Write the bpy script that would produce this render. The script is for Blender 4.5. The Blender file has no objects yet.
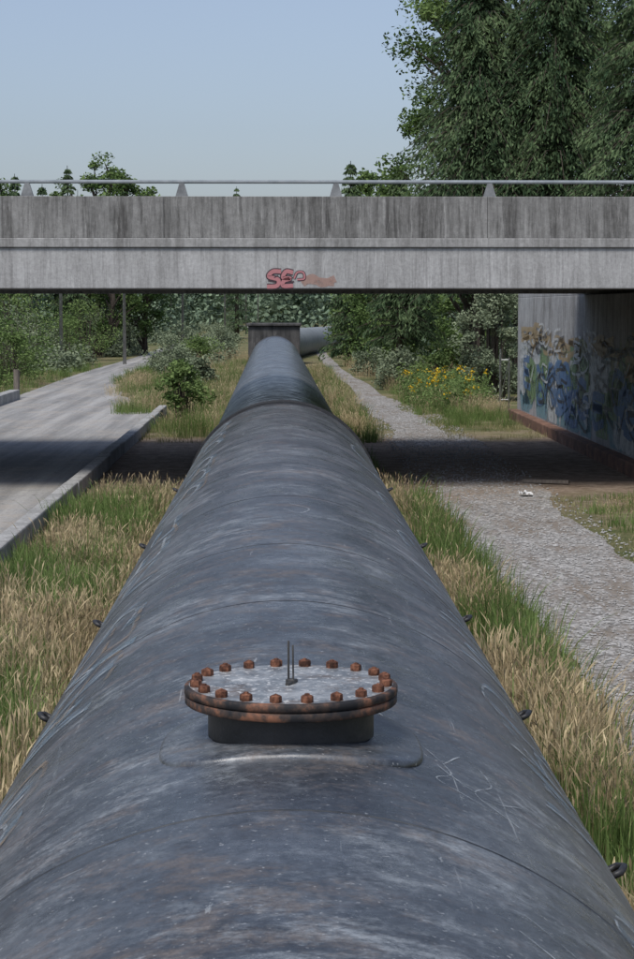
import bpy, math, numpy as np
from mathutils import Vector
rng = np.random.default_rng(7)
H = 3.6            # eye height above the ground
scene = bpy.context.scene
COL = scene.collection

# ------------------------------------------------------------------ helpers
def link(o, parent=None):
    COL.objects.link(o)
    if parent is not None:
        o.parent = parent
    return o

def empty(name, loc=(0, 0, 0)):
    o = bpy.data.objects.new(name, None)
    o.empty_display_size = 0.3
    COL.objects.link(o)
    return o

def mk(name, verts, faces, mat, parent=None, smooth=False):
    me = bpy.data.meshes.new(name)
    v = np.asarray(verts, dtype=np.float32)
    f = np.asarray(faces, dtype=np.int32)
    me.vertices.add(len(v)); me.vertices.foreach_set('co', v.ravel())
    k = f.shape[1]
    me.loops.add(f.size); me.loops.foreach_set('vertex_index', f.ravel())
    me.polygons.add(len(f))
    me.polygons.foreach_set('loop_start', np.arange(0, f.size, k, dtype=np.int32))
    me.polygons.foreach_set('loop_total', np.full(len(f), k, dtype=np.int32))
    me.polygons.foreach_set('use_smooth', np.full(len(f), smooth))
    me.update(calc_edges=True); me.validate()
    me.materials.append(mat)
    return link(bpy.data.objects.new(name, me), parent)

class MB:
    """quad mesh accumulator"""
    def __init__(s): s.v = []; s.f = []; s.n = 0
    def add(s, v, f):
        v = np.asarray(v, float).reshape(-1, 3); f = np.asarray(f, int)
        s.v.append(v); s.f.append(f + s.n); s.n += len(v)
    def box(s, x0, x1, y0, y1, z0, z1):
        v = [(x0,y0,z0),(x1,y0,z0),(x1,y1,z0),(x0,y1,z0),(x0,y0,z1),(x1,y0,z1),(x1,y1,z1),(x0,y1,z1)]
        f = [(0,3,2,1),(4,5,6,7),(0,1,5,4),(1,2,6,5),(2,3,7,6),(3,0,4,7)]
        s.add(v, f)
    def tube(s, pts, rad, n=8, cap=True):
        pts = [Vector(p) for p in pts]
        rings = []
        for i, p in enumerate(pts):
            d = (pts[min(i+1, len(pts)-1)] - pts[max(i-1, 0)]).normalized()
            a = d.cross(Vector((0, 0, 1)))
            if a.length < 1e-3: a = d.cross(Vector((1, 0, 0)))
            a.normalize(); b = d.cross(a)
            r = rad[i] if hasattr(rad, '__len__') else rad
            rings.append([p + (a*math.cos(t)+b*math.sin(t))*r for t in np.linspace(0, 2*math.pi, n, endpoint=False)])
        v = [q for r in rings for q in r]; f = []
        for i in range(len(pts)-1):
            for j in range(n):
                k = (j+1) % n
                f.append((i*n+j, (i+1)*n+j, (i+1)*n+k, i*n+k))
        if cap:
            for base, c in ((0, pts[0]), ((len(pts)-1)*n, pts[-1])):
                v.append(c); ci = len(v)-1
                for j in range(0, n, 2):
                    f.append((base+j, base+(j+1) % n, base+(j+2) % n, ci))
        s.add([tuple(q) for q in v], f)
    def lathe(s, prof, c, n=48):
        v = []; f = []
        for r, z in prof:
            for t in np.linspace(0, 2*math.pi, n, endpoint=False):
                v.append((c[0]+r*math.cos(t), c[1]+r*math.sin(t), c[2]+z))
        for i in range(len(prof)-1):
            for j in range(n):
                k = (j+1) % n
                f.append((i*n+j, i*n+k, (i+1)*n+k, (i+1)*n+j))
        s.add(v, f)
    def out(s, name, mat, parent=None, smooth=False):
        return mk(name, np.concatenate(s.v), np.concatenate(s.f), mat, parent, smooth)

def bevel(o, w=0.01, seg=2):
    m = o.modifiers.new('bevel', 'BEVEL'); m.width = w; m.segments = seg; m.limit_method = 'ANGLE'
    return o

# ------------------------------------------------------------------ materials
def newmat(name):
    m = bpy.data.materials.new(name); m.use_nodes = True
    nt = m.node_tree
    b = nt.nodes['Principled BSDF']
    return m, nt, b
def N(nt, t, **k):
    n = nt.nodes.new(t)
    for a, b in k.items(): setattr(n, a, b)
    return n
def ramp(nt, fac, stops, interp='LINEAR'):
    r = N(nt, 'ShaderNodeValToRGB'); r.color_ramp.interpolation = interp
    e = r.color_ramp.elements
    while len(e) < len(stops): e.new(0.5)
    for i, (p, c) in enumerate(stops):
        e[i].position = p
        if not hasattr(c, '__len__'): c = (c, c, c)
        e[i].color = (c[0], c[1], c[2], 1)
    nt.links.new(fac, r.inputs[0]); return r.outputs[0]
def noise(nt, scale=(1, 1, 1), s=1.0, detail=5, rough=0.6, off=(0, 0, 0), rot=(0, 0, 0)):
    tc = N(nt, 'ShaderNodeTexCoord'); mp = N(nt, 'ShaderNodeMapping')
    mp.inputs['Scale'].default_value = scale; mp.inputs['Location'].default_value = off
    mp.inputs['Rotation'].default_value = rot
    nt.links.new(tc.outputs['Object'], mp.inputs[0])
    n = N(nt, 'ShaderNodeTexNoise'); n.inputs['Scale'].default_value = s
    n.inputs['Detail'].default_value = detail; n.inputs['Roughness'].default_value = rough
    nt.links.new(mp.outputs[0], n.inputs['Vector'])
    return n.outputs['Fac']
def mix(nt, fac, a, b, mode='MIX'):
    m = N(nt, 'ShaderNodeMix', data_type='RGBA', blend_type=mode)
    for sock, val in ((m.inputs[0], fac), (m.inputs[6], a), (m.inputs[7], b)):
        if hasattr(val, 'is_linked'): nt.links.new(val, sock)
        elif hasattr(val, '__len__'): sock.default_value = (val[0], val[1], val[2], 1)
        else: sock.default_value = val
    return m.outputs[2]
def bump(nt, b, h, strength=0.3, dist=0.02):
    n = N(nt, 'ShaderNodeBump'); n.inputs['Strength'].default_value = strength
    n.inputs['Distance'].default_value = dist
    nt.links.new(h, n.inputs['Height']); nt.links.new(n.outputs[0], b.inputs['Normal'])
def math_n(nt, op, a, b=0.0):
    m = N(nt, 'ShaderNodeMath', operation=op)
    for i, v in ((0, a), (1, b)):
        if hasattr(v, 'is_linked'): nt.links.new(v, m.inputs[i])
        else: m.inputs[i].default_value = v
    return m.outputs[0]

def simple(name, stops, s=3, scale=(1, 1, 1), rough=0.8, bmp=0.3, metal=0.0, detail=6, spec=0.3, dist=0.02):
    m, nt, b = newmat(name)
    f = noise(nt, scale, s, detail, 0.65)
    nt.links.new(ramp(nt, f, stops), b.inputs['Base Color'])
    b.inputs['Roughness'].default_value = rough; b.inputs['Metallic'].default_value = metal
    b.inputs['Specular IOR Level'].default_value = spec
    if bmp: bump(nt, b, f, bmp, dist)
    return m

def foliage(name, dark, light, s=0.7, trans=0.3):
    m, nt, b = newmat(name)
    g = N(nt, 'ShaderNodeNewGeometry')
    f1 = g.outputs['Random Per Island']
    f2 = ramp(nt, noise(nt, (1, 1, 1), s, 2, 0.6), [(0.35, 0.0), (0.65, 1.0)])
    fac = math_n(nt, 'ADD', math_n(nt, 'MULTIPLY', f1, 0.5), math_n(nt, 'MULTIPLY', f2, 0.5))
    c = ramp(nt, fac, [(0.0, dark), (0.6, tuple((a+c2)/2 for a, c2 in zip(dark, light))), (1.0, light)])
    d = N(nt, 'ShaderNodeBsdfDiffuse'); nt.links.new(c, d.inputs[0])
    last = d.outputs[0]
    if trans:
        t = N(nt, 'ShaderNodeBsdfTranslucent'); nt.links.new(c, t.inputs[0])
        mx = N(nt, 'ShaderNodeMixShader'); mx.inputs[0].default_value = trans
        nt.links.new(last, mx.inputs[1]); nt.links.new(t.outputs[0], mx.inputs[2]); last = mx.outputs[0]
    nt.links.new(last, nt.nodes['Material Output'].inputs[0])
    nt.nodes.remove(b)
    return m

def paint(name, col, cover=0.5, s=6, rough=0.6, maxa=0.9, soft=0.12):
    """worn spray paint: chips away where the noise is low"""
    m, nt, b = newmat(name)
    b.inputs['Roughness'].default_value = rough
    n2 = noise(nt, (1, 1, 1), s*4, 3, 0.6)
    nt.links.new(mix(nt, n2, [c*0.75 for c in col], col), b.inputs['Base Color'])
    f = ramp(nt, noise(nt, (1, 1, 1), s, 6, 0.75), [(max(0, 1-cover-0.08), 0.0), (1-cover+soft, maxa)])
    t = N(nt, 'ShaderNodeBsdfTransparent')
    mx = N(nt, 'ShaderNodeMixShader')
    nt.links.new(f, mx.inputs[0]); nt.links.new(t.outputs[0], mx.inputs[1]); nt.links.new(b.outputs[0], mx.inputs[2])
    nt.links.new(mx.outputs[0], nt.nodes['Material Output'].inputs[0])
    return m

def pipe_mat():
    m, nt, b = newmat('worn_pipe_coating')
    big = noise(nt, (0.9, 0.8, 0.9), 1.3, 8, 0.75)
    base = ramp(nt, big, [(0.36, (0.022, 0.026, 0.032)), (0.5, (0.046, 0.052, 0.061)), (0.64, (0.088, 0.096, 0.106))])
    band = noise(nt, (0.02, 0.5, 0.02), 1.0, 2, 0.7, off=(3, 5, 8))
    base = mix(nt, 0.7, base, ramp(nt, band, [(0.35, 0.7), (0.65, 1.3)]), 'MULTIPLY')
    mask = ramp(nt, noise(nt, (1, 0.7, 1), 1.0, 6, 0.7, off=(11, 3, 2)), [(0.48, 0.0), (0.60, 1.0)])
    scuff = noise(nt, (1.3, 2.2, 1.3), 2.6, 11, 0.85, off=(3, 1, 0))
    c = mix(nt, math_n(nt, 'MULTIPLY', ramp(nt, scuff, [(0.47, 0.0), (0.62, 0.8)]), mask), base, (0.28, 0.30, 0.31))
    rust = noise(nt, (1, 1.2, 1), 2.1, 10, 0.82, off=(7, 4, 2))
    c = mix(nt, ramp(nt, rust, [(0.51, 0.0), (0.65, 0.65)]), c, (0.15, 0.118, 0.094))
    dk = noise(nt, (1, 1.1, 1), 2.9, 9, 0.8, off=(1, 14, 2))
    c = mix(nt, ramp(nt, dk, [(0.54, 0.0), (0.63, 0.75)]), c, (0.016, 0.019, 0.024))
    fine = noise(nt, (1, 1, 1), 20, 9, 0.88)
    c = mix(nt, 0.9, c, ramp(nt, fine, [(0.32, 0.35), (0.68, 1.8)]), 'MULTIPLY')
    spk = noise(nt, (1, 1, 1), 42, 3, 0.6, off=(1, 2, 3))
    c = mix(nt, ramp(nt, spk, [(0.65, 0.0), (0.69, 0.6)]), c, (0.34, 0.35, 0.35))
    for (sc, rt, of, th) in [((18, 0.6, 18), 0.2, (2, 8, 1), 0.67), ((2, 12, 2), -0.35, (5, 2, 9), 0.69), ((12, 2.2, 12), -0.7, (5, 3, 3), 0.68)]:
        scr = noise(nt, sc, 1.0, 6, 0.7, off=of, rot=(0, 0, rt))
        c = mix(nt, ramp(nt, scr, [(th, 0.0), (th+0.03, 0.55)]), c, (0.36, 0.38, 0.38))
    nt.links.new(c, b.inputs['Base Color'])
    nt.links.new(ramp(nt, rust, [(0.4, 0.22), (0.62, 0.52)]), b.inputs['Roughness'])
    b.inputs['Specular IOR Level'].default_value = 0.7
    bump(nt, b, fine, 0.25, 0.005)
    return m

def concrete(name, c0, c1, stain=0.6, warm=(0.11, 0.105, 0.10), sx=2.2):
    m, nt, b = newmat(name)
    f = noise(nt, (1, 1, 1), 1.3, 7, 0.65)
    c = ramp(nt, f, [(0.3, c0), (0.7, c1)])
    st = noise(nt, (sx, sx, 0.22), 1.7, 8, 0.78, off=(4, 0, 9))
    c = mix(nt, ramp(nt, st, [(0.44, 0.0), (0.64, stain)]), c, warm)
    st2 = noise(nt, (sx*4, sx*4, 0.45), 1.5, 6, 0.75, off=(1, 5, 2))
    c = mix(nt, ramp(nt, st2, [(0.50, 0.0), (0.66, stain*0.8)]), c, tuple(w*0.7 for w in warm))
    st3 = noise(nt, (sx*3, sx*3, 0.5), 2.1, 6, 0.75, off=(6, 6, 2))
    c = mix(nt, ramp(nt, st3, [(0.56, 0.0), (0.66, stain*0.6)]), c, tuple(min(1, w*1.35) for w in c1))
    fine = noise(nt, (1, 1, 1), 15, 8, 0.85)
    c = mix(nt, 0.8, c, ramp(nt, fine, [(0.3, 0.6), (0.7, 1.35)]), 'MULTIPLY')
    nt.links.new(c, b.inputs['Base Color']); b.inputs['Roughness'].default_value = 0.9
    b.inputs['Specular IOR Level'].default_value = 0.2
    bump(nt, b, fine, 0.3, 0.015)
    return m

def bridge_dirt(nt, width=(0.36, 0.60)):
    """1 under the bridge (rain-free bare soil), 0 elsewhere"""
    tc = N(nt, 'ShaderNodeTexCoord'); sp = N(nt, 'ShaderNodeSeparateXYZ'); nt.links.new(tc.outputs['Object'], sp.inputs[0])
    wob = math_n(nt, 'MULTIPLY', math_n(nt, 'SUBTRACT', noise(nt, (1, 1, 1), 0.5, 6, 0.65, off=(9, 0, 0)), 0.5), 16)
    d = math_n(nt, 'ABSOLUTE', math_n(nt, 'SUBTRACT', math_n(nt, 'ADD', sp.outputs[1], wob), 45.0))
    return ramp(nt, math_n(nt, 'DIVIDE', d, 20), [(width[0], 1.0), (width[1], 0.0)])
def dirt_col(nt):
    return ramp(nt, noise(nt, (1, 1, 1), 2.5, 9, 0.8, off=(3, 3, 0)), [(0.35, (0.14, 0.10, 0.072)), (0.5, (0.26, 0.20, 0.15)), (0.66, (0.40, 0.33, 0.26))])

def ground_mat():
    m, nt, b = newmat('ground_soil_and_grass')
    a = noise(nt, (1, 1, 1), 0.35, 8, 0.75)
    g = ramp(nt, a, [(0.38, (0.075, 0.10, 0.035)), (0.5, (0.15, 0.145, 0.07)), (0.64, (0.28, 0.23, 0.14))])
    fine = noise(nt, (1, 1, 1), 9, 9, 0.85)
    c = mix(nt, bridge_dirt(nt), g, dirt_col(nt))
    c = mix(nt, 0.85, c, ramp(nt, fine, [(0.32, 0.45), (0.68, 1.5)]), 'MULTIPLY')
    nt.links.new(c, b.inputs['Base Color']); b.inputs['Roughness'].default_value = 0.95
    b.inputs['Specular IOR Level'].default_value = 0.1
    bump(nt, b, fine, 0.7, 0.06)
    return m

def gravel_mat():
    m, nt, b = newmat('gravel')
    tc = N(nt, 'ShaderNodeTexCoord')
    v = N(nt, 'ShaderNodeTexVoronoi'); v.inputs['Scale'].default_value = 20
    nt.links.new(tc.outputs['Object'], v.inputs['Vector'])
    sep = N(nt, 'ShaderNodeSeparateColor'); nt.links.new(v.outputs['Color'], sep.inputs[0])
    c = ramp(nt, sep.outputs[0], [(0.0, (0.14, 0.13, 0.12)), (0.6, (0.30, 0.29, 0.27)), (1.0, (0.50, 0.485, 0.46))])
    big = noise(nt, (1.3, 0.3, 1), 1.3, 8, 0.75)
    c = mix(nt, ramp(nt, big, [(0.46, 0.0), (0.62, 0.8)]), c, (0.19, 0.155, 0.12))
    c = mix(nt, math_n(nt, 'MULTIPLY', bridge_dirt(nt, (0.22, 0.46)), 0.85), c, dirt_col(nt))
    nt.links.new(c, b.inputs['Base Color']); b.inputs['Roughness'].default_value = 0.95
    b.inputs['Specular IOR Level'].default_value = 0.1
    bump(nt, b, v.outputs['Distance'], 0.7, 0.03)
    return m

def asphalt_mat():
    m, nt, b = newmat('worn_asphalt')
    a = noise(nt, (1.1, 0.035, 1), 1.6, 6, 0.6)
    c = ramp(nt, a, [(0.38, (0.21, 0.207, 0.20)), (0.5, (0.28, 0.276, 0.265)), (0.64, (0.38, 0.372, 0.355))])
    p = noise(nt, (1, 0.8, 1), 0.7, 10, 0.82, off=(4, 4, 0))
    c = mix(nt, ramp(nt, p, [(0.49, 0.0), (0.60, 0.65)]), c, (0.38, 0.34, 0.29))
    cr = noise(nt, (1, 0.7, 1), 2.5, 10, 0.85, off=(14, 4, 0))
    c = mix(nt, ramp(nt, cr, [(0.54, 0.0), (0.62, 0.6)]), c, (0.15, 0.145, 0.135))
    fine = noise(nt, (1, 1, 1), 18, 8, 0.85)
    c = mix(nt, 0.8, c, ramp(nt, fine, [(0.3, 0.55), (0.7, 1.4)]), 'MULTIPLY')
    nt.links.new(c, b.inputs['Base Color']); b.inputs['Roughness'].default_value = 0.9
    b.inputs['Specular IOR Level'].default_value = 0.15
    bump(nt, b, fine, 0.3, 0.01)
    return m

M_pipe = pipe_mat()
M_seam = simple('weld_seam', [(0.35, (0.02, 0.024, 0.03)), (0.7, (0.08, 0.085, 0.09))], s=3, rough=0.6)
M_black = simple('black_painted_steel', [(0.3, (0.012, 0.013, 0.015)), (0.6, (0.03, 0.03, 0.032)), (0.75, (0.10, 0.07, 0.05))], s=9, rough=0.5, spec=0.5)
M_rust = simple('rusty_bolt', [(0.35, (0.035, 0.016, 0.010)), (0.5, (0.11, 0.045, 0.026)), (0.65, (0.24, 0.105, 0.06))], s=34, rough=0.85, dist=0.004)
M_rim = simple('rust_stained_rim', [(0.40, (0.018, 0.018, 0.020)), (0.51, (0.06, 0.042, 0.034)), (0.62, (0.22, 0.10, 0.058))], s=11, scale=(1, 1, 1), rough=0.7, dist=0.006, detail=10)
def lid_mat():
    m, nt, b = newmat('weathered_lid')
    c = ramp(nt, noise(nt, (1, 1, 1), 6, 9, 0.8), [(0.37, (0.08, 0.09, 0.10)), (0.5, (0.20, 0.215, 0.225)), (0.64, (0.38, 0.39, 0.39))])
    c = mix(nt, ramp(nt, noise(nt, (1, 1, 1), 4.0, 9, 0.82, off=(5, 1, 1)), [(0.50, 0.0), (0.60, 0.8)]), c, (0.12, 0.085, 0.06))
    c = mix(nt, ramp(nt, noise(nt, (1, 1, 1), 34, 3, 0.6), [(0.58, 0.0), (0.64, 0.8)]), c, (0.55, 0.55, 0.53))
    nt.links.new(c, b.inputs['Base Color']); b.inputs['Roughness'].default_value = 0.45
    return m
M_lid = lid_mat()
M_par = concrete('parapet_concrete', (0.185, 0.183, 0.175), (0.29, 0.286, 0.275), 0.9, (0.075, 0.072, 0.068))
M_band = concrete('band_concrete', (0.27, 0.268, 0.26), (0.38, 0.376, 0.365), 0.6, (0.15, 0.145, 0.137))
M_fas = concrete('fascia_concrete', (0.34, 0.338, 0.33), (0.45, 0.447, 0.44), 0.6, (0.20, 0.196, 0.19))
M_wall = concrete('abutment_concrete', (0.34, 0.338, 0.33), (0.50, 0.495, 0.48), 0.75, (0.15, 0.14, 0.125), sx=1.0)
M_kerb = concrete('kerb_concrete', (0.30, 0.30, 0.29), (0.48, 0.475, 0.46), 0.6, (0.15, 0.145, 0.13))
M_block = concrete('dark_block_concrete', (0.06, 0.06, 0.06), (0.13, 0.125, 0.12), 0.8, (0.03, 0.03, 0.03), sx=1.2)
M_foot = simple('rusty_footing', [(0.3, (0.08, 0.05, 0.038)), (0.6, (0.22, 0.12, 0.08)), (0.75, (0.30, 0.23, 0.18))], s=2.5, rough=0.9)
M_steel = simple('galvanised_steel', [(0.3, (0.24, 0.27, 0.29)), (0.7, (0.38, 0.41, 0.43))], s=5, rough=0.5, metal=0.2)
M_post = simple('weathered_bracket', [(0.3, (0.10, 0.105, 0.11)), (0.7, (0.22, 0.23, 0.235))], s=5, rough=0.7)
M_rod = simple('dark_rod_steel', [(0.3, (0.02, 0.02, 0.02)), (0.7, (0.09, 0.085, 0.08))], s=15, rough=0.5)
M_white = simple('white_paint', [(0.3, (0.45, 0.45, 0.44)), (0.6, (0.72, 0.72, 0.70))], s=8, rough=0.6)
M_wood = simple('weathered_wood', [(0.3, (0.10, 0.085, 0.07)), (0.7, (0.22, 0.19, 0.16))], s=3, scale=(8, 8, 1), rough=0.9)
M_pole = simple('weathered_pole', [(0.3, (0.24, 0.23, 0.22)), (0.7, (0.42, 0.41, 0.39))], s=3, rough=0.9)
M_bark = simple('bark', [(0.3, (0.04, 0.03, 0.024)), (0.7, (0.12, 0.10, 0.08))], s=3, scale=(4, 4, 1), rough=0.95)
M_asph = asphalt_mat()
M_ground = ground_mat(); M_gravel = gravel_mat()
M_dry = foliage('dry_grass', (0.24, 0.18, 0.10), (0.68, 0.56, 0.35), 0.8, 0.2)
M_green = foliage('green_grass', (0.065, 0.11, 0.028), (0.25, 0.33, 0.12), 0.8, 0.25)
M_leaf = foliage('broad_leaves', (0.040, 0.078, 0.024), (0.20, 0.28, 0.10), 0.5, 0.15)
M_leaf2 = foliage('bright_leaves', (0.060, 0.105, 0.032), (0.27, 0.36, 0.135), 0.7, 0.2)
M_leaf3 = foliage('greygreen_leaves', (0.10, 0.13, 0.08), (0.34, 0.39, 0.25), 0.7, 0.15)
M_fir = foliage('fir_needles', (0.026, 0.054, 0.030), (0.175, 0.24, 0.115), 0.40, 0.15)
M_far = foliage('hazed_distant_foliage', (0.09, 0.135, 0.09), (0.27, 0.34, 0.23), 0.2, 0.0)  # aerial haze put into the colour: paler leaves for the far trees
M_yel = foliage('yellow_flowers', (0.50, 0.30, 0.02), (0.75, 0.52, 0.04), 2, 0.0)

# ------------------------------------------------------------------ world, sun, camera
w = bpy.data.worlds.new('World'); scene.world = w; w.use_nodes = True
nt = w.node_tree; bg = nt.nodes['Background']
sky = N(nt, 'ShaderNodeTexSky', sky_type='NISHITA'); sky.sun_disc = False
EL, AZ = math.radians(56), math.radians(205)     # azimuth clockwise from +Y: behind the camera
sky.sun_elevation = EL; sky.sun_rotation = AZ; sky.air_density = 1.3; sky.dust_density = 1.6; sky.ozone_density = 3.5
hs = N(nt, 'ShaderNodeHueSaturation'); hs.inputs['Saturation'].default_value = 0.62
nt.links.new(sky.outputs[0], hs.inputs['Color'])
tint = mix(nt, 1.0, hs.outputs[0], (0.81, 0.865, 1.02), 'MULTIPLY')
nt.links.new(tint, bg.inputs[0])
bg.inputs[1].default_value = 0.12
L = bpy.data.lights.new('sun', 'SUN'); L.energy = 3.1; L.angle = math.radians(20); L.color = (1, 0.95, 0.88)
so = bpy.data.objects.new('sun', L); COL.objects.link(so)
sd = Vector((math.sin(AZ)*math.cos(EL), math.cos(AZ)*math.cos(EL), math.sin(EL)))
so.rotation_euler = (-sd).to_track_quat('-Z', 'Y').to_euler(); so.location = (0, -20, 40)
cam = bpy.data.cameras.new('camera'); co = bpy.data.objects.new('camera', cam); COL.objects.link(co)
cam.sensor_fit = 'VERTICAL'; cam.sensor_height = 24; cam.lens = 24*1950/959
cam.clip_end = 6000
co.location = (0, 0, H); co.rotation_euler = (math.radians(90-5.03), 0, math.radians(-1.05))
scene.camera = co
scene.view_settings.view_transform = 'Standard'; scene.view_settings.look = 'None'; scene.view_settings.exposure = 0

# ------------------------------------------------------------------ ground, roads
xs = np.concatenate([[-3000, -300, -60], np.linspace(-20, 20, 9), [60, 300, 3000]])
ys = np.concatenate([[-500, -50], np.linspace(0, 200, 11), [400, 1000, 4000]])
gv = [(x, y, 0) for y in ys for x in xs]; nx = len(xs)
gf = [(j*nx+i, j*nx+i+1, (j+1)*nx+i+1, (j+1)*nx+i) for j in range(len(ys)-1) for i in range(nx-1)]
mk('ground', gv, gf, M_ground)

def strip(name, pts, z, mat, jit=0.0, step=0.5):
    p = np.array(pts, float)
    y = np.concatenate([np.arange(p[0, 0], 80, step), np.arange(80, p[-1, 0], step*6)])
    xl = np.interp(y, p[:, 0], p[:, 1]); xr = np.interp(y, p[:, 0], p[:, 2])
    def sm(a):
        k = np.ones(9)/9; return np.convolve(np.pad(a, 4, 'edge'), k, 'valid')
    xl = sm(xl)+sm(rng.normal(0, 1, len(y)))*jit*3; xr = sm(xr)+sm(rng.normal(0, 1, len(y)))*jit*3
    n = 6; v = []; f = []
    for i in range(len(y)):
        for k in range(n):
            t = k/(n-1); v.append((xl[i]*(1-t)+xr[i]*t, y[i], z))
    for i in range(len(y)-1):
        for k in range(n-1):
            f.append((i*n+k, i*n+k+1, (i+1)*n+k+1, (i+1)*n+k))
    return mk(name, v, f, mat)
strip('asphalt_road', [(-10, -10.2, -4.15), (60, -10.2, -4.15), (66, -10.3, -4.3), (78, -10.7, -6.0), (92, -11, -7.5), (110, -11.2, -8.4), (130, -10.8, -8.2), (200, -10.5, -8.0), (400, -9, -5)], 0.008, M_asph, 0.05)
strip('gravel_path', [(-5, 2.6, 4.9), (26, 2.8, 4.9), (35, 2.9, 5.1), (50, 3.1, 5.3), (58, 3.1, 4.8), (70, 3.1, 4.4), (113, 2.7, 3.7), (190, 2.7, 3.8), (300, 3, 4.6), (480, 1, 3.5), (800, -1, 3)], 0.012, M_gravel, 0.12)

n = 9000
y = 12+rng.random(n)**1.3*60; x = 2.7+rng.beta(1.3, 1.3, n)*2.7
s = rng.uniform(0.010, 0.032, n)
octv = np.array([(1, 0, 0), (0, 1, 0), (-1, 0, 0), (0, -1, 0), (0, 0, .7), (0, 0, -.5)])
octf = np.array([(0, 1, 4), (1, 2, 4), (2, 3, 4), (3, 0, 4), (1, 0, 5), (2, 1, 5), (3, 2, 5), (0, 3, 5)])
V = octv[None]*s[:, None, None]*rng.uniform(0.6, 1.3, (n, 6, 1)); V += np.stack([x, y, np.full(n, 0.02)], 1)[:, None]
F = (octf[None]+6*np.arange(n)[:, None, None]).reshape(-1, 3)
M_stone = simple('stone', [(0.3, (0.17, 0.165, 0.155)), (0.7, (0.45, 0.44, 0.42))], s=9, rough=0.9, bmp=0)
mk('loose_gravel', V.reshape(-1, 3), F, M_stone)

mb = MB()
for i in range(20):
    y0 = -6+i*3.6; dx = rng.normal(0, 0.012); mb.box(-4.13+dx, -3.87+dx, y0, y0+3.565, -0.05, 0.30+rng.normal(0, 0.008))
bevel(mb.out('roadside_kerb', M_kerb), 0.03)
mb = MB()
for i in range(4):
    y0 = 66+i*3.6; mb.box(-10.75, -10.35, y0-3, y0+0.57, -0.05, 0.38)
bevel(mb.out('roadside_kerb', M_kerb), 0.03)
mb = MB(); mb.tube([(-10.55, 78.0, 0), (-10.55, 78.0, 1.15)], [0.13, 0.12], 10)
mb.out('wooden_post', M_wood)

# ------------------------------------------------------------------ pipeline
PZ = H-3.2; R = 1.6; PX = 0.02
pipe = empty('large_pipe')
def shell(name, p0, p1, r, n=160, seg=40, mat=M_pipe, parent=pipe):
    v = []; f = []
    for i in range(seg+1):
        t = i/seg; c = [p0[k]*(1-t)+p1[k]*t for k in range(3)]
        for a in np.linspace(0, 2*math.pi, n, endpoint=False):
            v.append((c[0]+r*math.sin(a), c[1], c[2]+r*math.cos(a)))
    for i in range(seg):
        for j in range(n):
            k = (j+1) % n; f.append((i*n+j, (i+1)*n+j, (i+1)*n+k, i*n+k))
    return mk(name, v, f, mat, parent, True)
shell('near_shell', (PX, -6, PZ), (PX, 33.2, PZ), R)
P1 = (PX-0.03, 33.0, PZ-0.13); P2 = (-0.40, 125, PZ-0.10); RF = R-0.07
shell('far_shell', P1, P2, RF)
shell('collar', (PX, 32.75, PZ), (PX, 33.35, PZ), R+0.035, seg=1, mat=M_black)
t3 = 2.6/92
shell('bridge_shade_sleeve', P1, (P1[0]*(1-t3)+P2[0]*t3, 35.6, P1[2]*(1-t3)+P2[2]*t3), RF+0.02, seg=2, mat=M_black)  # added dark sleeve, stands in for the bridge's shade on the far pipe
def ringface(name, y, r0, r1, mat):
    n = 96; v = []; f = []
    for r in (r0, r1):
        for a in np.linspace(0, 2*math.pi, n, endpoint=False): v.append((PX+r*math.sin(a), y, PZ+r*math.cos(a)))
    for j in range(n): f.append((j, (j+1) % n, n+(j+1) % n, n+j))
    mk(name, v, f, mat, pipe)
ringface('collar_face', 32.75, R-0.1, R+0.035, M_black); ringface('collar_face_back', 33.35, R-0.3, R+0.035, M_black)
mb = MB()
def seam(mb, cx, y, cz, r, wd=0.011):
    n = 128; v = []; f = []
    prof = [(-wd, -0.0005), (-wd*0.4, 0.003), (wd*0.4, 0.003), (wd, -0.0005)]
    for dy, dr in prof:
        for a in np.linspace(0, 2*math.pi, n, endpoint=False):
            v.append((cx+(r+dr)*math.sin(a), y+dy, cz+(r+dr)*math.cos(a)))
    for i in range(3):
        for j in range(n): f.append((i*n+j, (i+1)*n+j, (i+1)*n+(j+1) % n, i*n+(j+1) % n))
    mb.add(v, f)
for y in [6.12, 3.6, 10.6, 13.2, 16.6, 20.2, 24.4, 28.6]:
    seam(mb, PX, y, PZ, R, 0.005 if y < 8 else 0.009)
for y in np.arange(38, 124, 4.2):
    t = (y-33)/92; seam(mb, P1[0]*(1-t)+P2[0]*t, y, P1[2]*(1-t)+P2[2]*t, RF, 0.01)
mb.out('weld_seams', M_seam, pipe, True)
mb = MB()
for sgn, Y in [(-1, 8.4), (-1, 11.7), (-1, 15.2), (-1, 20.2), (-1, 26.5), (1, 8.4), (1, 11.7), (1, 15.4), (1, 20.2), (1, 26.5)]:
    a = math.radians(63.5)*sgn
    d = Vector((math.sin(a), 0, math.cos(a)))
    c = Vector((PX, Y, PZ))
    p = c+d*(R-0.01)
    mb.tube([p+Vector((0, -0.05, 0)), p+d*0.05+Vector((0, -0.05, 0)), p+d*0.075, p+d*0.05+Vector((0, 0.05, 0)), p+Vector((0, 0.05, 0))], 0.017, 8)
mb.out('lifting_lugs', M_black, pipe, True)
blk = empty('pipe_thrust_block')
mb = MB(); mb.box(-2.1, 1.2, 124.6, 129, 0, 2.45); bevel(mb.out('block', M_block, blk), 0.05)
mb = MB(); mb.box(-2.2, 1.3, 124.4, 129.2, 2.453, 2.62); bevel(mb.out('cap', M_block, blk), 0.04)
mb = MB(); mb.tube([(-0.4, 129, 0.9), (0.4, 140, 0.95), (1.6, 152, 0.95), (3.6, 168, 0.9), (8, 190, 0.85), (14, 210, 0.8)], 1.1, 32)
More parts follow.
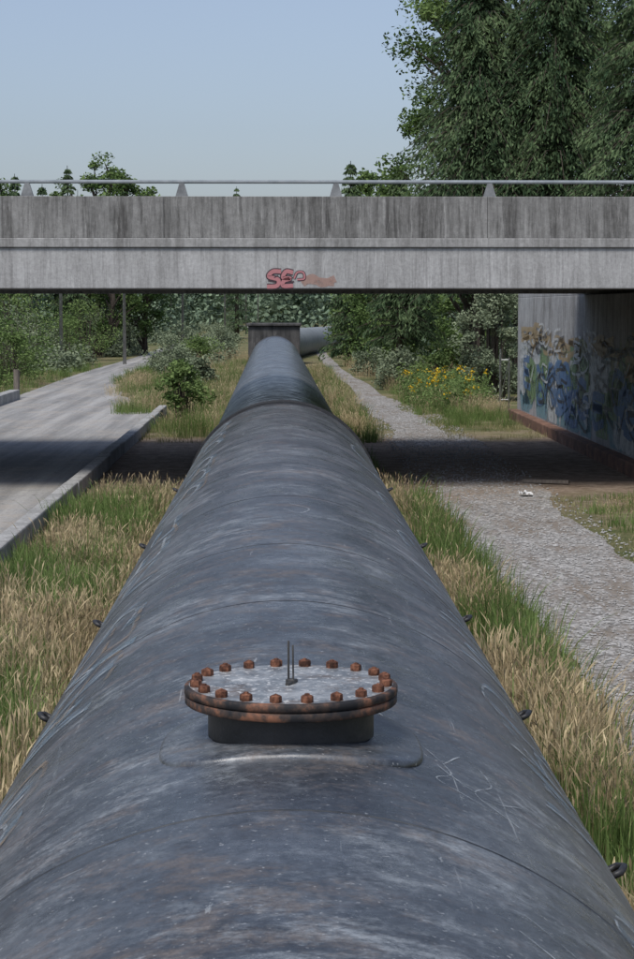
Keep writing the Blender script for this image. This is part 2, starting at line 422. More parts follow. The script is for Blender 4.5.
M_pipe2 = simple('light_pipe_coating', [(0.3, (0.15, 0.165, 0.17)), (0.7, (0.27, 0.29, 0.29))], s=2, rough=0.6)
mb.out('far_bend', M_pipe2, pipe, True)

# ------------------------------------------------------------------ manhole
hatch = empty('manhole_hatch')
MY = 7.3; MX = 0.035; ZT = H-1.42
mb = MB()
mb.lathe([(0.315, -0.28), (0.315, -0.060)], (MX, MY, ZT), 64); mb.out('neck', M_black, hatch, True)
mb = MB()
mb.lathe([(0.30, -0.066), (0.397, -0.066), (0.402, -0.062), (0.402, -0.036), (0.398, -0.033), (0.392, -0.0325), (0.392, -0.0305), (0.398, -0.030), (0.404, -0.027), (0.404, -0.005), (0.400, -0.001), (0.385, 0.0015)], (MX, MY, ZT), 96)
mb.out('flange_rims', M_rim, hatch, True)
mb = MB(); mb.lathe([(0.386, 0.0015), (0.30, 0.002), (0.2, 0.002), (0.08, 0.002), (0.001, 0.002)], (MX, MY, ZT), 96)
mb.out('blind_lid', M_lid, hatch, True)
mb = MB(); NB = 20
for i in range(NB):
    a = 2*math.pi*(i+0.5)/NB; c = (MX+0.362*math.cos(a), MY+0.362*math.sin(a), ZT)
    q = rng.uniform(0.98, 1.15)
    mb.lathe([(0.0215*q, -0.001), (0.0215*q, 0.003), (0.0205*q, 0.003), (0.0215*q, 0.012), (0.0205*q, 0.024), (0.015*q, 0.028), (0.010, 0.028), (0.009, 0.032+0.003*math.sin(i*3.1)), (0.001, 0.034)], c, 6 if i % 3 else 8)
mb.out('bolts', M_rust, hatch)
mb = MB()
mb.tube([(MX-0.009, MY, ZT), (MX-0.009, MY, ZT+0.165)], 0.0042, 8)
mb.tube([(MX+0.009, MY-0.01, ZT), (MX+0.007, MY-0.01, ZT+0.15)], 0.0036, 8)
mb.tube([(MX-0.015, MY-0.05, ZT+0.007), (MX+0.02, MY+0.03, ZT+0.007)], 0.008, 8)
mb.lathe([(0.020, 0), (0.020, 0.014), (0.014, 0.018), (0.001, 0.018)], (MX, MY, ZT+0.002), 6)
mb.out('vent_rod', M_rod, hatch)
def pad():
    nu = 64; v = []; f = []
    for k, rr in enumerate([0.6, 0.8, 0.97, 1.0, 1.008]):
        for j in range(nu):
            t = 2*math.pi*j/nu; e = 2/3.2
            sx = 0.50*rr*math.copysign(abs(math.cos(t))**e, math.cos(t)); yy = 0.46*rr*math.copysign(abs(math.sin(t))**e, math.sin(t))
            a = sx/R; r = R+(0.018 if k < 3 else (0.013 if k == 3 else -0.003))
            v.append((PX+0.015+r*math.sin(a), MY+yy, PZ+r*math.cos(a)))
    for k in range(4):
        for j in range(nu): f.append((k*nu+j, (k+1)*nu+j, (k+1)*nu+(j+1) % nu, k*nu+(j+1) % nu))
    mk('saddle_pad', v, f, M_pipe, hatch, True)
pad()

# ------------------------------------------------------------------ paint strokes
def smoothline(p, n=8):
    p = np.array(p, float); q = np.vstack([2*p[0]-p[1], p, 2*p[-1]-p[-2]]); out = []
    for i in range(1, len(q)-2):
        for t in np.linspace(0, 1, n, endpoint=False):
            a, b, c, d = q[i-1], q[i], q[i+1], q[i+2]
            out.append(0.5*((2*b)+(c-a)*t+(2*a-5*b+4*c-d)*t*t+(3*b-a-3*c+d)*t**3))
    out.append(p[-1]); return np.array(out)
def ribbon(pts, wd, n=8, wy=1.0):
    p = smoothline(pts, n); d = np.gradient(p, axis=0); d[:, 1] /= wy
    d /= (np.linalg.norm(d, axis=1, keepdims=True)+1e-9)
    nn = np.stack([-d[:, 1], d[:, 0]*wy], 1)
    a = p+nn*wd/2; b = p-nn*wd/2
    v = np.empty((2*len(p), 2)); v[0::2] = a; v[1::2] = b
    f = [(2*i, 2*i+2, 2*i+3, 2*i+1) for i in range(len(p)-1)]
    return v, f
def strokes(name, lst, fn, mat, parent, wy=1.0):
    mb = MB()
    for i, (pts, wd) in enumerate(lst):
        v, f = ribbon(pts, wd, 8, wy); mb.add(fn(v, i*0.0003), f)
    return mb.out(name, mat, parent)
def on_pipe(v, e):
    a = v[:, 0]/R; r = R+0.0025+e*0.15
    return np.stack([PX+r*np.sin(a), v[:, 1], PZ+r*np.cos(a)], 1)
GL = [
    [(0.9, .9), (.3, 1), (.1, .7), (.5, .5), (.9, .3), (.6, 0), (.05, .1)],
    [(.1, 0), (.1, 1), (.8, .9), (.8, .55), (.15, .5), (.9, 0)],
    [(.9, .9), (.2, 1), (0, .5), (.2, 0), (.9, .1), (.9, .5), (.5, .5)],
    [(0, 0), (.25, 1), (.5, .3), (.75, 1), (1, 0)],
    [(.5, 1), (0, .6), (.3, 0), (.9, .2), (.9, .8), (.4, 1), (.1, .8)],
    [(0, 1), (.4, .4), (.9, 1), (.4, .4), (.3, -.2)],
    [(.9, 1), (.1, .95), (.15, .5), (.8, .5), (.15, .5), (.1, 0), (.95, .05)]]
def word(s0, y0, su, sv, n, r, wd):
    out = []
    for k in range(n):
        g = GL[r.integers(len(GL))]
        out.append(([(s0+su*(1-py if s0 < 0 else py)*(0.9)+r.normal(0, .015), y0+sv*(k+0.85*px)+r.normal(0, .05)*sv) for px, py in g], wd*r.uniform(0.7, 1.2)))
    return out
M_ch = paint('chalk_white_paint', (0.50, 0.54, 0.56), 0.50, 7, maxa=0.72, soft=0.14)
M_bl = paint('pale_blue_paint', (0.22, 0.31, 0.38), 0.50, 4, maxa=0.60, soft=0.16)
M_tan = paint('faded_tan_paint', (0.32, 0.24, 0.165), 0.50, 5, maxa=0.6, soft=0.16)
M_haze = paint('paint_overspray', (0.30, 0.34, 0.36), 0.50, 3.5, maxa=0.5, soft=0.2)
r2 = np.random.default_rng(23)
L1 = []; L2 = []; L3 = []; L4 = []
for (s0, y0, su, sv, nn_) in [(-1.58, 6.4, 0.42, 0.75, 3), (-1.52, 9.2, 0.58, 1.2, 3), (-1.55, 13.8, 0.55, 1.5, 3), (-1.5, 19.4, 0.62, 2.0, 3), (-1.5, 26.6, 0.6, 1.9, 3)]:
    W1 = word(s0, y0, su, sv, nn_, r2, 0.012+0.0012*y0)
    L1 += W1; L2 += [([(a+0.03, b+0.08) for a, b in p], 0.08) for p, _ in W1]
    L3 += word(s0+0.12, y0+0.4, su*0.9, sv*1.2, 2, r2, 0.035)
    L4.append(([(s0+0.25, y0), (s0+0.35, y0+sv*1.2), (s0+0.25, y0+sv*2.8)], 0.5))
for (s0, y0, su, sv, nn_) in [(1.15, 5.0, 0.36, 0.5, 3), (1.10, 7.6, 0.42, 0.9, 3), (1.05, 11.0, 0.5, 1.4, 3), (1.05, 16.0, 0.5, 1.8, 3), (1.0, 23, 0.55, 2.6, 3)]:
    W1 = word(s0, y0, su, sv, nn_, r2, 0.008+0.0012*y0)
    L1 += W1; L2 += [([(a+0.03, b+0.08) for a, b in p], 0.05) for p, _ in W1]
    L4.append(([(s0+0.2, y0), (s0+0.3, y0+sv*1.2), (s0+0.2, y0+sv*2.8)], 0.45))
L5 = [([(0.32, 8.05), (0.55, 7.2), (0.75, 6.9), (0.92, 7.1)], 0.007), ([(0.60, 7.2), (0.72, 7.5), (0.80, 7.2), (0.70, 6.9), (0.85, 6.7)], 0.007),
       ([(0.50, 7.5), (0.62, 7.1), (0.55, 6.9), (0.72, 6.75)], 0.006), ([(0.66, 5.3), (0.95, 4.9), (1.2, 4.6)], 0.008), ([(0.70, 5.5), (0.98, 5.15), (1.05, 5.3)], 0.006),
       ([(0.0, 15.5), (0.12, 15.2), (0.2, 15.6), (0.05, 15.9)], 0.016), ([(-0.9, 4.75), (-0.99, 5.05), (-0.92, 5.15)], 0.013)]
strokes('graffiti_overspray', L4, on_pipe, M_haze, pipe, 3)
strokes('graffiti_blue', L2, lambda v, e: on_pipe(v, e+0.005), M_bl, pipe, 3)
strokes('graffiti_tan', L3, lambda v, e: on_pipe(v, e+0.014), M_tan, pipe, 3)
strokes('graffiti_white', L1, lambda v, e: on_pipe(v, e+0.020), M_ch, pipe, 3)
strokes('graffiti_scratches', L5, lambda v, e: on_pipe(v, e+0.003), M_ch, pipe, 1)

# ------------------------------------------------------------------ bridge
br = empty('concrete_bridge')
BY0, BY1 = 37.0, 50.0; XL, XR = -40, 45
mb = MB(); mb.box(XL, XR, BY0, BY0+0.45, H+0.36, H+1.13); mb.box(XL, XR, BY1-0.45, BY1, H+0.36, H+1.13)
bevel(mb.out('edge_girder', M_fas, br), 0.02)
mb = MB()
for gx in np.arange(BY0+1.6, BY1-1.2, 1.7):
    mb.box(XL, XR, gx, gx+0.5, H+0.42, H+1.13)
mb.out('inner_girders', M_fas, br)
mb = MB(); mb.box(XL, XR, BY0-0.05, BY1+0.05, H+1.133, H+1.308); bevel(mb.out('deck_slab_edge', M_band, br), 0.015)
mb = MB()
seg = 6.1
for i in range(14):
    x0 = XL+1.2+i*seg
    mb.box(x0+0.003, x0+seg-0.003, BY0+0.03, BY0+0.33, H+1.31, H+2.09)
    mb.box(x0+0.003, x0+seg-0.003, BY1-0.33, BY1-0.03, H+1.31, H+2.09)
bevel(mb.out('parapet', M_par, br), 0.008, 1)
mb = MB(); mb.box(XL, XR, BY0+0.335, BY1-0.335, H+1.31, H+1.36); mb.out('deck_surface', M_asph, br)
mb = MB()
for yy in (BY0+0.18, BY1-0.18):
    mb.tube([(XL, yy, H+2.37), (XR, yy, H+2.37)], 0.036, 10)
mb.out('rail', M_steel, br, True)
mb = MB()
for yy in (BY0+0.18, BY1-0.18):
    for k in range(-13, 15):
        cx = (28-281)/1950*37+0.02+k*2.91
        w0, w1, z0, z1 = 0.12, 0.045, H+2.088, H+2.345
        v = [(cx-w0, yy-.06, z0), (cx+w0, yy-.06, z0), (cx+w0, yy+.06, z0), (cx-w0, yy+.06, z0), (cx-w1, yy-.03, z1), (cx+w1, yy-.03, z1), (cx+w1, yy+.03, z1), (cx-w1, yy+.03, z1)]
        mb.add(v, [(0, 3, 2, 1), (4, 5, 6, 7), (0, 1, 5, 4), (1, 2, 6, 5), (2, 3, 7, 6), (3, 0, 4, 7)])
mb.out('rail_posts', M_post, br)
def on_fascia(v, e): return np.stack([v[:, 0], np.full(len(v), BY0-0.004-e), H+v[:, 1]], 1)
def fp(px, py): return ((px-281)/1950*37.0+0.0, (308-py)/1950*37.0)
M_pink = paint('pink_paint', (0.60, 0.25, 0.26), 0.76, 6, maxa=0.8); M_blk = paint('black_outline', (0.06, 0.03, 0.04), 0.85, 6, maxa=0.8); M_sal = paint('salmon_paint', (0.44, 0.29, 0.24), 0.62, 4, maxa=0.75)
S = [fp(281, 272), fp(273, 272), fp(269, 277), fp(278, 280), fp(277, 286), fp(267, 287)]
S2 = [fp(278, 276), fp(274, 278)]
E = [fp(293, 273), fp(286, 272), fp(283, 278), fp(290, 279), fp(284, 281), fp(283, 286), fp(293, 286)]
E2 = [fp(294, 279), fp(297, 273), fp(303, 273), fp(304, 279), fp(297, 280)]
E3 = [fp(268, 281), fp(281, 283), fp(294, 282)]
strokes('graffiti_salmon', [([fp(302, 284), fp(312, 278), fp(322, 284), fp(335, 279)], 0.14), ([fp(302, 280), fp(334, 283)], 0.14)], on_fascia, M_sal, br)
strokes('graffiti_outline', [(S, 0.12), (E, 0.12), (E2, 0.06), (E3, 0.03)], lambda v, e: on_fascia(v, e+0.003), M_blk, br)
strokes('graffiti_pink', [(S, 0.075), (E, 0.075), (E2, 0.03)], lambda v, e: on_fascia(v, e+0.006), M_pink, br)
strokes('graffiti_lines', [(S2, 0.02)], lambda v, e: on_fascia(v, e+0.009), M_blk, br)

# ------------------------------------------------------------------ abutment walls
WX = 7.76
ab = empty('abutment_wall')
mb = MB(); mb.box(WX, WX+0.8, 30, 64, -0.1, H+0.34); bevel(mb.out('wall', M_wall, ab), 0.03)
mb = MB(); mb.box(WX+0.002, WX+0.6, 50.1, 64, H+0.34, H+0.75); mb.out('wall_top', M_wall, ab)
mb = MB(); mb.box(WX+0.8, 45, 30, 62, -0.1, H+0.33); mb.out('fill', M_ground, ab)
mb = MB(); mb.box(WX-0.32, WX-0.002, 29, 63.8, -0.05, 0.30); bevel(mb.out('footing', M_foot, ab), 0.03)
def on_wall(v, e): return np.stack([np.full(len(v), WX-0.004-e), v[:, 0], v[:, 1]], 1)
cols = {'blue': (0.10, 0.20, 0.38), 'white': (0.70, 0.72, 0.70), 'green': (0.24, 0.36, 0.17), 'teal': (0.22, 0.38, 0.42), 'tan': (0.46, 0.34, 0.18), 'black': (0.03, 0.03, 0.035), 'olive': (0.33, 0.33, 0.17)}
r3 = np.random.default_rng(5)
ex = 0
for cname, z0, z1, cnt, sy, sz, wd, cov in [('teal', 0.45, 1.5, 26, 1.9, 0.8, 0.34, 0.66), ('olive', 0.9, 1.9, 16, 1.9, 0.7, 0.24, 0.62), ('white', 0.5, 1.7, 24, 2.0, 0.9, 0.20, 0.62), ('green', 0.45, 1.6, 20, 1.7, 0.8, 0.16, 0.62),
                                ('tan', 2.1, 2.7, 20, 2.2, 0.35, 0.06, 0.7), ('blue', 0.5, 1.4, 24, 1.7, 0.8, 0.09, 0.68), ('black', 0.45, 1.6, 22, 1.6, 0.9, 0.035, 0.68), ('black', 1.9, 2.7, 20, 1.6, 0.35, 0.03, 0.6), ('white', 0.6, 2.6, 26, 1.4, 0.5, 0.028, 0.62)]:
    l = []
    for k in range(cnt):
        g = GL[r3.integers(len(GL))]; y0 = r3.uniform(38, 61.5); z = r3.uniform(z0, z1)
        l.append(([(y0+sy*(1-px)+r3.normal(0, .12), z+sz*py+r3.normal(0, .06)) for px, py in g], wd))
    strokes('graffiti_'+cname, l, lambda v, e, ex=ex: on_wall(np.clip(v, [30, 0.33], [63.9, 3.6]), e*0.3+ex), paint('wall_paint_'+cname+str(ex), cols[cname], cov, 2.2, maxa=0.72, soft=0.16), ab, 2.5)
    ex += 0.004
ab2 = empty('abutment_wall')
mb = MB(); mb.box(-14.3, -13.5, 30, 60, -0.1, H+0.34); mb.out('wall', M_wall, ab2)
mb = MB(); mb.box(-40, -14.3, 32, 58, -0.1, H+0.33); mb.out('fill', M_ground, ab2)

# ------------------------------------------------------------------ vegetation generators
def leafquads(c, L_, W_, r, up=0.5, droop=0.0, out=None):
    n = len(c)
    d = r.normal(size=(n, 3)); d[:, 2] *= 0.6
    if out is not None: d = d*0.55+out
    d[:, 2] -= droop
    d /= np.linalg.norm(d, axis=1, keepdims=True)
    nn = r.normal(size=(n, 3)); nn[:, 2] += up
    u = np.cross(d, nn); u /= np.linalg.norm(u, axis=1, keepdims=True)+1e-9
    ll = (L_*r.uniform(0.6, 1.3, n))[:, None]; ww = (W_*r.uniform(0.6, 1.3, n))[:, None]
    v = np.stack([c-d*ll/2, c+u*ww/2+d*ll*0.05, c+d*ll/2, c-u*ww/2+d*ll*0.05], 1).reshape(-1, 3)
    return v, np.arange(4*n).reshape(n, 4)

def broadleaf(name, x, y, h, rad, nclump, nleaf, size, mat, seed, trunk=True, z0=0.25, clr=0.33, leaf_w=0.6):
    r = np.random.default_rng(seed); e = empty(name)
    mb = MB(); cs = []
    if trunk:
        mb.tube([(x, y, -0.1), (x+.1, y, h*0.3), (x-.1, y+.1, h*0.6), (x, y, h*0.9)], [h*0.02, h*0.016, h*0.009, 0.02], 8)
    for k in range(nclump):
        t = r.uniform(z0, 1.0)
        a = r.uniform(0, 2*math.pi)
        prof = math.sin(math.pi*min(1, (t-z0+0.12)/(1.12-z0)*0.9+0.08))**0.6
        rr = rad*prof*r.uniform(0.35, 1.08)
        cc = np.array([x+rr*math.cos(a), y+rr*math.sin(a), h*t*r.uniform(0.95, 1.05)])
        cs.append(cc)
        zs = max(0.1, cc[2]-rr*r.uniform(0.5, 0.9)-0.2*h*0.3)
        mid = ((x+cc[0])/2, (y+cc[1])/2, (zs+cc[2])/2+0.1*rr)
        b0 = (x, y, zs) if trunk else (x+(cc[0]-x)*0.4, y+(cc[1]-y)*0.4, 0)
        mb.tube([b0, mid, tuple(cc)], [h*0.006+0.01, h*0.004+0.006, 0.006], 5, False)
    mb.out('branches', M_bark, e, True)
    cs = np.array(cs); idx = r.integers(0, nclump, nleaf)
    cr = rad*clr*r.uniform(0.55, 1.25, nclump)
    d = r.normal(size=(nleaf, 3)); d /= np.linalg.norm(d, axis=1, keepdims=True)
    p = cs[idx]+d*(cr[idx]*r.random(nleaf)**0.45)[:, None]*np.array([1, 1, 0.72])
    p[:, 2] = np.maximum(p[:, 2], 0.03)
    v, f = leafquads(p, size, size*leaf_w, r, 0.8, 0.15)
    mk('leaves', v, f, mat, e)
    return e

def conifer(name, x, y, h, rad, whorls, per, sprays, size, mat, seed, z0=0.08, droop=0.35, taper=0.75):
    r = np.random.default_rng(seed); e = empty(name)
    mb = MB(); mb.tube([(x, y, -0.1), (x, y, h*0.5), (x, y, h)], [h*0.016, h*0.009, 0.02], 8)
    P = []; O = []
    for k in range(whorls):
        t = z0+(1-z0)*(k+r.uniform(-.3, .3))/whorls; t = min(t, 0.995)
        for j in range(per):
            a = r.uniform(0, 2*math.pi); Lb = rad*((1-t)**taper)*r.uniform(0.45, 1.2)+0.15
            dx, dy = math.cos(a), math.sin(a)
            s = r.random(sprays)**0.6
            zc = h*t + Lb*(0.30*s-droop*1.3*s*s)
            side = r.normal(0, 1, sprays)*(0.06+0.14*(1-s))*Lb
            px = x+dx*Lb*s-dy*side; py = y+dy*Lb*s+dx*side
            pz = zc-np.abs(r.normal(0, 0.10, sprays))*Lb-np.abs(side)*0.3
            P.append(np.stack([px, py, pz], 1)); O.append(np.tile([dx*0.8, dy*0.8, -0.8], (sprays, 1)))
            ss = [0, .5, 1]
            mb.tube([(x+dx*Lb*q, y+dy*Lb*q, h*t+Lb*(0.30*q-droop*1.3*q*q)) for q in ss], [0.03, 0.02, 0.006], 4, False)
    mb.out('trunk_and_branches', M_bark, e, True)
    P = np.concatenate(P); O = np.concatenate(O)
    v, f = leafquads(P, size*1.6, size*0.42, r, 0.6, 0.25, O)
    mk('needles', v, f, mat, e)
    return e

def grass(name, zones, mat, hgt, wd, blades=26, spread=0.14, seed=1, head=False, lean=0.35):
    r = np.random.default_rng(seed); C = []; HH = []
    for (x0, x1, y0, y1, nc, hs_) in zones:
        n0 = nc*2
        cx = r.uniform(x0, x1, n0); cy = r.uniform(y0, y1, n0)
        g = np.sin(cx*2.3+seed*1.7+np.sin(cy*0.9+seed))+np.sin(cy*0.8+cx*0.7+seed*2.1)+r.normal(0, 0.9, n0)
        k = np.argsort(-g)[:nc]
        C.append(np.stack([cx[k], cy[k]], 1)); HH.append(r.uniform(0.4, 1.2, nc)*hs_)
    C = np.concatenate(C); HH = np.concatenate(HH)
    C = np.repeat(C, blades, 0); HH = np.repeat(HH, blades)
    n = len(C); P = C+r.normal(0, spread, (n, 2)); hh = hgt*HH*r.uniform(0.55, 1.15, n)
    a = r.uniform(0, 2*math.pi, n); d = np.stack([np.cos(a), np.sin(a)], 1)
    ln = lean*hh*r.uniform(0.1, 1.2, n)
    a2 = r.uniform(0, 2*math.pi, n); ld = np.stack([np.cos(a2), np.sin(a2)], 1)*0.6+(P-C)/spread*0.4
    rows = []
    W = wd*r.uniform(0.6, 1.3, n)
    lv = [(0, 0, 1.0), (0.4, 0.16, 0.9), (0.75, 0.55, 0.65), (1.0, 1.0, 0.08)]
    if head: lv = [(0, 0, 0.6), (0.45, 0.2, 0.45), (0.76, 0.5, 0.45), (0.88, 0.72, 1.8), (1.0, 1.0, 0.2)]
    for (tz, tl, tw) in lv:
        base = P+ld*(ln*tl)[:, None]; z = hh*tz*(1-0.12*tl)
        for sg in (-1, 1):
            q = base+d*(W*tw*sg/2)[:, None]
            rows.append(np.concatenate([q, z[:, None]], 1))
    k = len(rows); V_ = np.stack(rows, 1).reshape(-1, 3)
    f0 = np.array([(2*i, 2*i+1, 2*i+3, 2*i+2) for i in range(k//2-1)])
    F_ = (f0[None]+k*np.arange(n)[:, None, None]).reshape(-1, 4)
    return mk(name, V_, F_, mat)

grass('dry_grass', [(-3.4, -1.75, 7, 24, 560, 0.95), (-3.4, -1.8, 24, 37, 360, 0.75), (1.85, 2.5, 7, 22, 500, 1.0), (1.8, 2.45, 22, 37, 250, 0.85),
                    (-3.7, -1.7, 54, 110, 340, 1.0), (1.7, 2.6, 54, 110, 280, 1.0), (4.8, 7.4, 64, 100, 480, 1.1), (-14, -10.9, 62, 100, 200, 0.7),
                    (5.4, 7.3, 14, 36, 120, 0.35), (3.9, 9, 100, 125, 220, 1.2), (-6.5, -2, 100, 150, 260, 1.2), (-5.9, -4.3, 67, 80, 90, 0.9), (-7.2, -4.3, 80, 98, 160, 1.0)], M_dry, 0.62, 0.008, 24, 0.15, 3, True)
grass('green_grass', [(-3.75, -2.2, 12, 24, 420, 0.75), (-3.7, -2.1, 20, 36, 380, 0.85), (1.9, 2.6, 14, 35, 340, 1.05), (1.9, 2.5, 8, 18, 130, 0.85),
                      (-3.8, -1.7, 54, 120, 420, 1.1), (1.7, 2.6, 52, 110, 260, 1.0), (4.6, 7.4, 58, 95, 360, 0.8), (-3.8, -3.3, 10, 34, 120, 0.5),
                      (5.3, 7.3, 16, 38, 140, 0.3), (-14, -11, 60, 120, 420, 1.0), (-8.0, -4.5, 92, 125, 260, 0.9), (1.75, 2.1, 38, 54, 26, 0.5), (-5.6, -4.3, 66, 80, 110, 0.8), (-7.0, -4.3, 80, 96, 160, 0.9)], M_green, 0.62, 0.012, 24, 0.12, 4, False, 0.45)
grass('short_grass', [(-3.8, -1.7, 7, 37, 1200, 0.6), (1.7, 2.7, 7, 38, 700, 0.6), (5.1, 7.4, 10, 37, 700, 0.38), (-4, -1.6, 52, 100, 500, 0.8), (4.6, 7.4, 53, 100, 600, 0.7)],
      foliage('mixed_grass', (0.10, 0.11, 0.045), (0.44, 0.40, 0.22), 0.6, 0.15), 0.26, 0.011, 14, 0.16, 6, False, 0.7)

for i, (x, y, h, rd, mt) in enumerate([(-3.2, 63, 1.7, 0.8, M_leaf2), (-3.7, 86, 1.3, 0.8, M_leaf3), (-5.4, 100, 1.5, 1.1, M_leaf3),
        (-6.4, 112, 1.8, 1.3, M_leaf3), (-5, 122, 1.8, 1.3, M_leaf2), (-6.8, 134, 2.2, 1.6, M_leaf3), (-4.5, 142, 2.0, 1.6, M_leaf3),
        (-12.7, 92, 2.4, 1.6, M_leaf2), (-13.8, 100, 3.0, 2.0, M_leaf), (-14.9, 110, 3.6, 2.2, M_leaf3), (-16.2, 118, 4.6, 2.6, M_leaf2), (-13.6, 122, 2.9, 1.8, M_leaf2),
        (-12.6, 84, 1.4, 1.1, M_leaf2), (5.2, 86, 1.6, 1.2, M_leaf3), (6.6, 84, 1.4, 1.1, M_leaf2), (4.9, 104, 1.4, 1.1, M_leaf3), (-13.6, 134, 3.8, 2.2, M_leaf2), (-13.2, 146, 3.6, 2.2, M_leaf3),
        (-16.5, 128, 5.2, 2.6, M_leaf), (-19, 132, 5.6, 2.8, M_leaf2), (-14.2, 88, 3.2, 1.8, M_leaf), (-15.5, 96, 4.2, 2.2, M_leaf2)]):
    broadleaf('shrub', x, y, h, rd, 30, 2800, 0.14, mt, 100+i, trunk=False, z0=0.1, clr=0.42)
for i, (x, y) in enumerate([(-3.3, 15.5), (-3.0, 12.6), (-2.4, 11.0), (-2.9, 13.6)]):
    broadleaf('broadleaf_weed', x, y, 0.55, 0.34, 14, 450, 0.08, M_leaf3, 160+i, trunk=False, z0=0.2, clr=0.4)
e = empty('goldenrod_plant'); r = np.random.default_rng(9); n = 170
cx = 4.7+r.random(n)*2.7; cy = r.uniform(66, 80, n); ch = r.uniform(0.6, 1.4, n)
mb = MB()
for i in range(n): mb.tube([(cx[i], cy[i], 0), (cx[i]+r.normal(0, .05), cy[i], ch[i])], [0.012, 0.006], 4, False)
mb.out('stems', M_green, e)
idx = r.integers(0, n, 8000); p = np.stack([cx[idx], cy[idx], ch[idx]*r.random(8000)**0.7*0.95], 1)+r.normal(0, 0.12, (8000, 3)); p[:, 2] = np.abs(p[:, 2])
v, f = leafquads(p, 0.15, 0.05, r); mk('leaves', v, f, M_leaf2, e)
idx = r.choice(n, 50)[r.integers(0, 50, 620)]; p = np.stack([cx[idx], cy[idx], ch[idx]], 1)+r.normal(0, 0.07, (620, 3))
v, f = leafquads(p, 0.08, 0.07, r); mk('flowers', v, f, M_yel, e)

# trees beyond the bridge, right side
broadleaf('alder_tree', 6.6, 118, 6.3, 3.2, 60, 14000, 0.20, M_leaf, 21, z0=0.03)
broadleaf('alder_tree', 10.2, 108, 7.0, 3.0, 60, 14000, 0.20, M_leaf, 22, z0=0.03)
broadleaf('alder_tree', 13.4, 102, 6.6, 3.0, 60, 13000, 0.20, M_leaf2, 23, z0=0.04)
broadleaf('willow_shrub', 8.2, 76, 4.4, 1.5, 60, 13000, 0.12, M_leaf3, 24, trunk=False, z0=0.05)
broadleaf('willow_shrub', 10.2, 82, 5.0, 1.8, 60, 13000, 0.13, M_leaf3, 28, trunk=False, z0=0.05)
broadleaf('willow_shrub', 6.2, 106, 3.2, 1.7, 40, 7000, 0.15, M_leaf2, 25, trunk=False, z0=0.05)
broadleaf('alder_tree', 5.8, 140, 6.4, 2.4, 50, 8000, 0.24, M_leaf2, 26, z0=0.03)
broadleaf('alder_tree', 8.4, 150, 7.0, 3.4, 60, 11000, 0.26, M_leaf, 27, z0=0.03)
# big trees above the bridge
conifer('cedar_tree', 8.5, 84, 19.0, 5.0, 52, 10, 105, 0.17, M_fir, 31, z0=0.28, droop=0.55, taper=0.6)
conifer('cedar_tree', 11.6, 83, 21.5, 5.0, 56, 10, 105, 0.17, M_fir, 32, z0=0.28, droop=0.6, taper=0.6)
conifer('fir_tree', 14.6, 78, 20.0, 4.8, 50, 10, 100, 0.17, M_fir, 33, z0=0.28, droop=0.5, taper=0.6)
broadleaf('maple_tree', 8.6, 90, 20.0, 4.2, 120, 28000, 0.21, M_leaf, 34, z0=0.3, clr=0.24)
broadleaf('maple_tree', 13.5, 92, 21.5, 5.0, 120, 30000, 0.22, M_leaf, 35, z0=0.3, clr=0.28)
conifer('fir_tree', 5.8, 96, 10.6, 2.3, 40, 8, 40, 0.2, M_fir, 36, z0=0.2)
for i, (px, top, Y, kind) in enumerate([(18, 176, 150, 'c'), (45, 186, 150, 'c'), (70, 168, 140, 'c'), (80, 174, 150, 'b'), (98, 170, 150, 'b'), (112, 167, 145, 'b'), (128, 176, 150, 'b'), (145, 185, 150, 'b'), (237, 188, 230, 'c'), (350, 163, 120, 'c'), (368, 178, 130, 'b'), (388, 178, 120, 'b'), (5, 184, 160, 'b')]):
    X = (px-281)/1950*Y; h = H+(308-top)/1950*Y
    if kind == 'c': conifer('fir_tree', X, Y, h, h*0.15, 34, 8, 26, 0.24, M_fir, 50+i)
    else: broadleaf('birch_tree', X, Y, h, h*0.17, 44, 6000, 0.26, M_leaf, 50+i, z0=0.12, clr=0.36)

# distant mass of trees
P = []; PB = []; r = np.random.default_rng(77)
mb = MB()
def far_tree(x, y, h, rad, n, con, far=False):
    t = r.random(n)**0.9; a = r.uniform(0, 2*math.pi, n)
    if con: rr = rad*(1-t)**0.8*r.random(n)**0.5
    else:
        rr = rad*np.sin(np.pi*np.clip(t*0.8+0.18, 0, 1))**0.6*r.random(n)**0.45*(1+0.25*np.sin(a*3+t*9))
    (PB if far else P).append(np.stack([x+rr*np.cos(a), y+rr*np.sin(a), h*t+0.1], 1))
    if not far: mb.tube([(x, y, 0), (x, y, h*0.8)], [h*0.012, 0.03], 5, False)
for k in range(70):
    yy = r.uniform(132, 190); far_tree(-0.125*yy+r.uniform(-24, 0.5), yy, r.uniform(5, 8.5), r.uniform(2, 3), 1700, r.random() < 0.3)
for k in range(60):
    yy = r.uniform(190, 330); far_tree(-0.055*yy+r.uniform(-18, 1.5)-1.5, yy, r.uniform(6, 10), r.uniform(2.4, 3.6), 1400, r.random() < 0.4)
for k in range(36):
    yy = r.uniform(150, 320); far_tree(0.028*yy+r.uniform(1, 22), yy, r.uniform(7, 11), r.uniform(2.4, 3.6), 1400, r.random() < 0.4)
for k in range(90):
    far_tree(r.uniform(-70, 60), r.uniform(360, 600), r.uniform(7, 14), r.uniform(4, 7), 900, r.random() < 0.35, True)
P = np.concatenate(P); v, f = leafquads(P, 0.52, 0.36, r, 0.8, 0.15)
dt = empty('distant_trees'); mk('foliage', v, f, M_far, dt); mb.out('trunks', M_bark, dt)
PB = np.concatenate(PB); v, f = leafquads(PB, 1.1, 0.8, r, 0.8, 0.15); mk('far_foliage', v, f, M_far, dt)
P = []
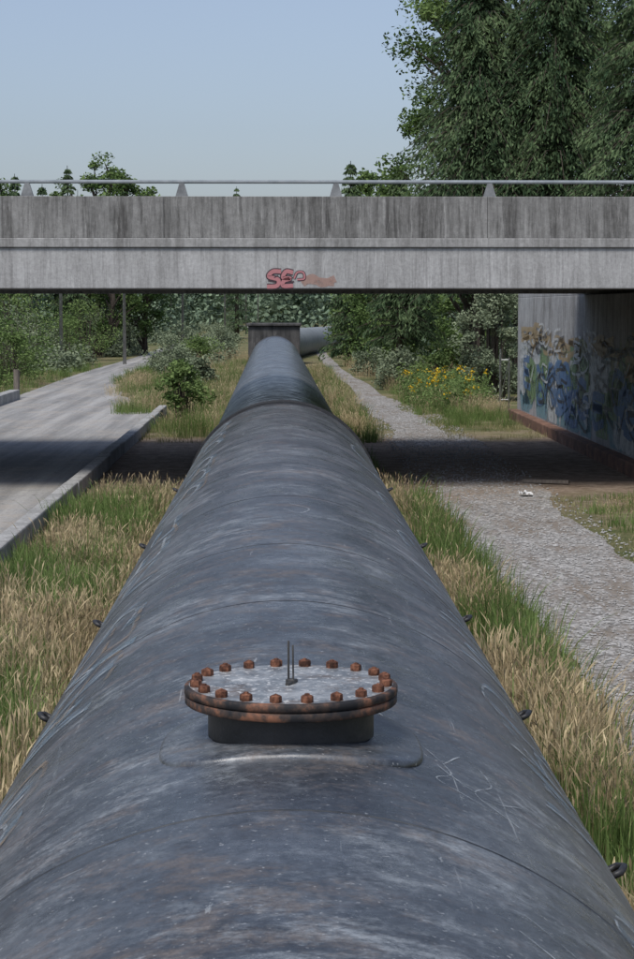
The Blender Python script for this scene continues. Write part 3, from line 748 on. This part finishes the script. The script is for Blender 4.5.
for k in range(300):
    yy = r.uniform(105, 330); xx = r.uniform(-0.16*yy-1, -0.018*yy-1.5)
    if -11.8 < xx < -7.2 and yy < 330 and xx < -7.2: 
        if yy < 260: continue
    if -11.8 < xx < -6.0 and yy < 110: continue
    n = 420; q = r.normal(size=(n, 3)); q /= np.linalg.norm(q, axis=1, keepdims=True); q *= (r.random(n)**0.4)[:, None]*r.uniform(0.8, 1.9)
    q[:, 2] = np.abs(q[:, 2])*0.9; P.append(q+[xx, yy, 0.05])
for k in range(50):
    yy = r.uniform(125, 260); xx = 0.028*yy+r.uniform(1.6, 6)
    n = 420; q = r.normal(size=(n, 3)); q /= np.linalg.norm(q, axis=1, keepdims=True); q *= (r.random(n)**0.4)[:, None]*r.uniform(0.8, 1.7)
    q[:, 2] = np.abs(q[:, 2])*0.9; P.append(q+[xx, yy, 0.05])
P = np.concatenate(P); v, f = leafquads(P, 0.24, 0.15, r, 0.8, 0.1); mk('verge_undergrowth', v, f, M_leaf3)

for px, Y, h in [(125, 125, 8.2), (183, 160, 8), (225, 215, 9), (62, 118, 8), (246, 270, 9.5), (258, 330, 10)]:
    X = (px-281)/1950*Y; u = empty('utility_pole'); mb = MB()
    mb.tube([(X, Y, 0), (X, Y, h)], [0.12, 0.08], 10); mb.out('pole', M_pole, u, True)
    mb = MB(); mb.box(X-1.0, X+1.0, Y-0.06, Y+0.06, h-0.7, h-0.58)
    for q in (-0.85, -0.3, 0.3, 0.85): mb.tube([(X+q, Y, h-0.58), (X+q, Y, h-0.38)], 0.05, 6)
    mb.out('crossarm', M_wood, u)

g = empty('white_gate'); mb = MB()
for x in (7.42, 7.72):
    mb.tube([(x, 66, 0), (x, 66, 2.2 if x < 7.5 else 1.9)], 0.035, 8)
for z in (0.5, 1.85): mb.tube([(7.42, 66, z), (7.72, 66, z)], 0.02, 6)
mb.tube([(7.42, 66, 0.5), (7.72, 66, 1.85)], 0.012, 6)
mb.out('gate_frame', M_white, g, True)

mb = MB()
v = [(4.95, 39.9, 0.02), (5.85, 39.5, 0.03), (5.9, 39.64, 0.03), (5.0, 40.05, 0.02)]
vv = v+[(a, b, c+0.06) for a, b, c in v]
mb.add(vv, [(0, 3, 2, 1), (4, 5, 6, 7), (0, 1, 5, 4), (1, 2, 6, 5), (2, 3, 7, 6), (3, 0, 4, 7)])
mb.out('wooden_plank', M_wood)
n1 = 7; v = []; f = []
for i in range(n1):
    for j in range(n1): v.append((4.55+i*0.04+r.normal(0, .008), 36.9+j*0.05, 0.05+abs(r.normal(0, 0.035))))
for i in range(n1-1):
    for j in range(n1-1): f.append((i*n1+j, (i+1)*n1+j, (i+1)*n1+j+1, i*n1+j+1))
mk('crumpled_litter', v, f, M_white)
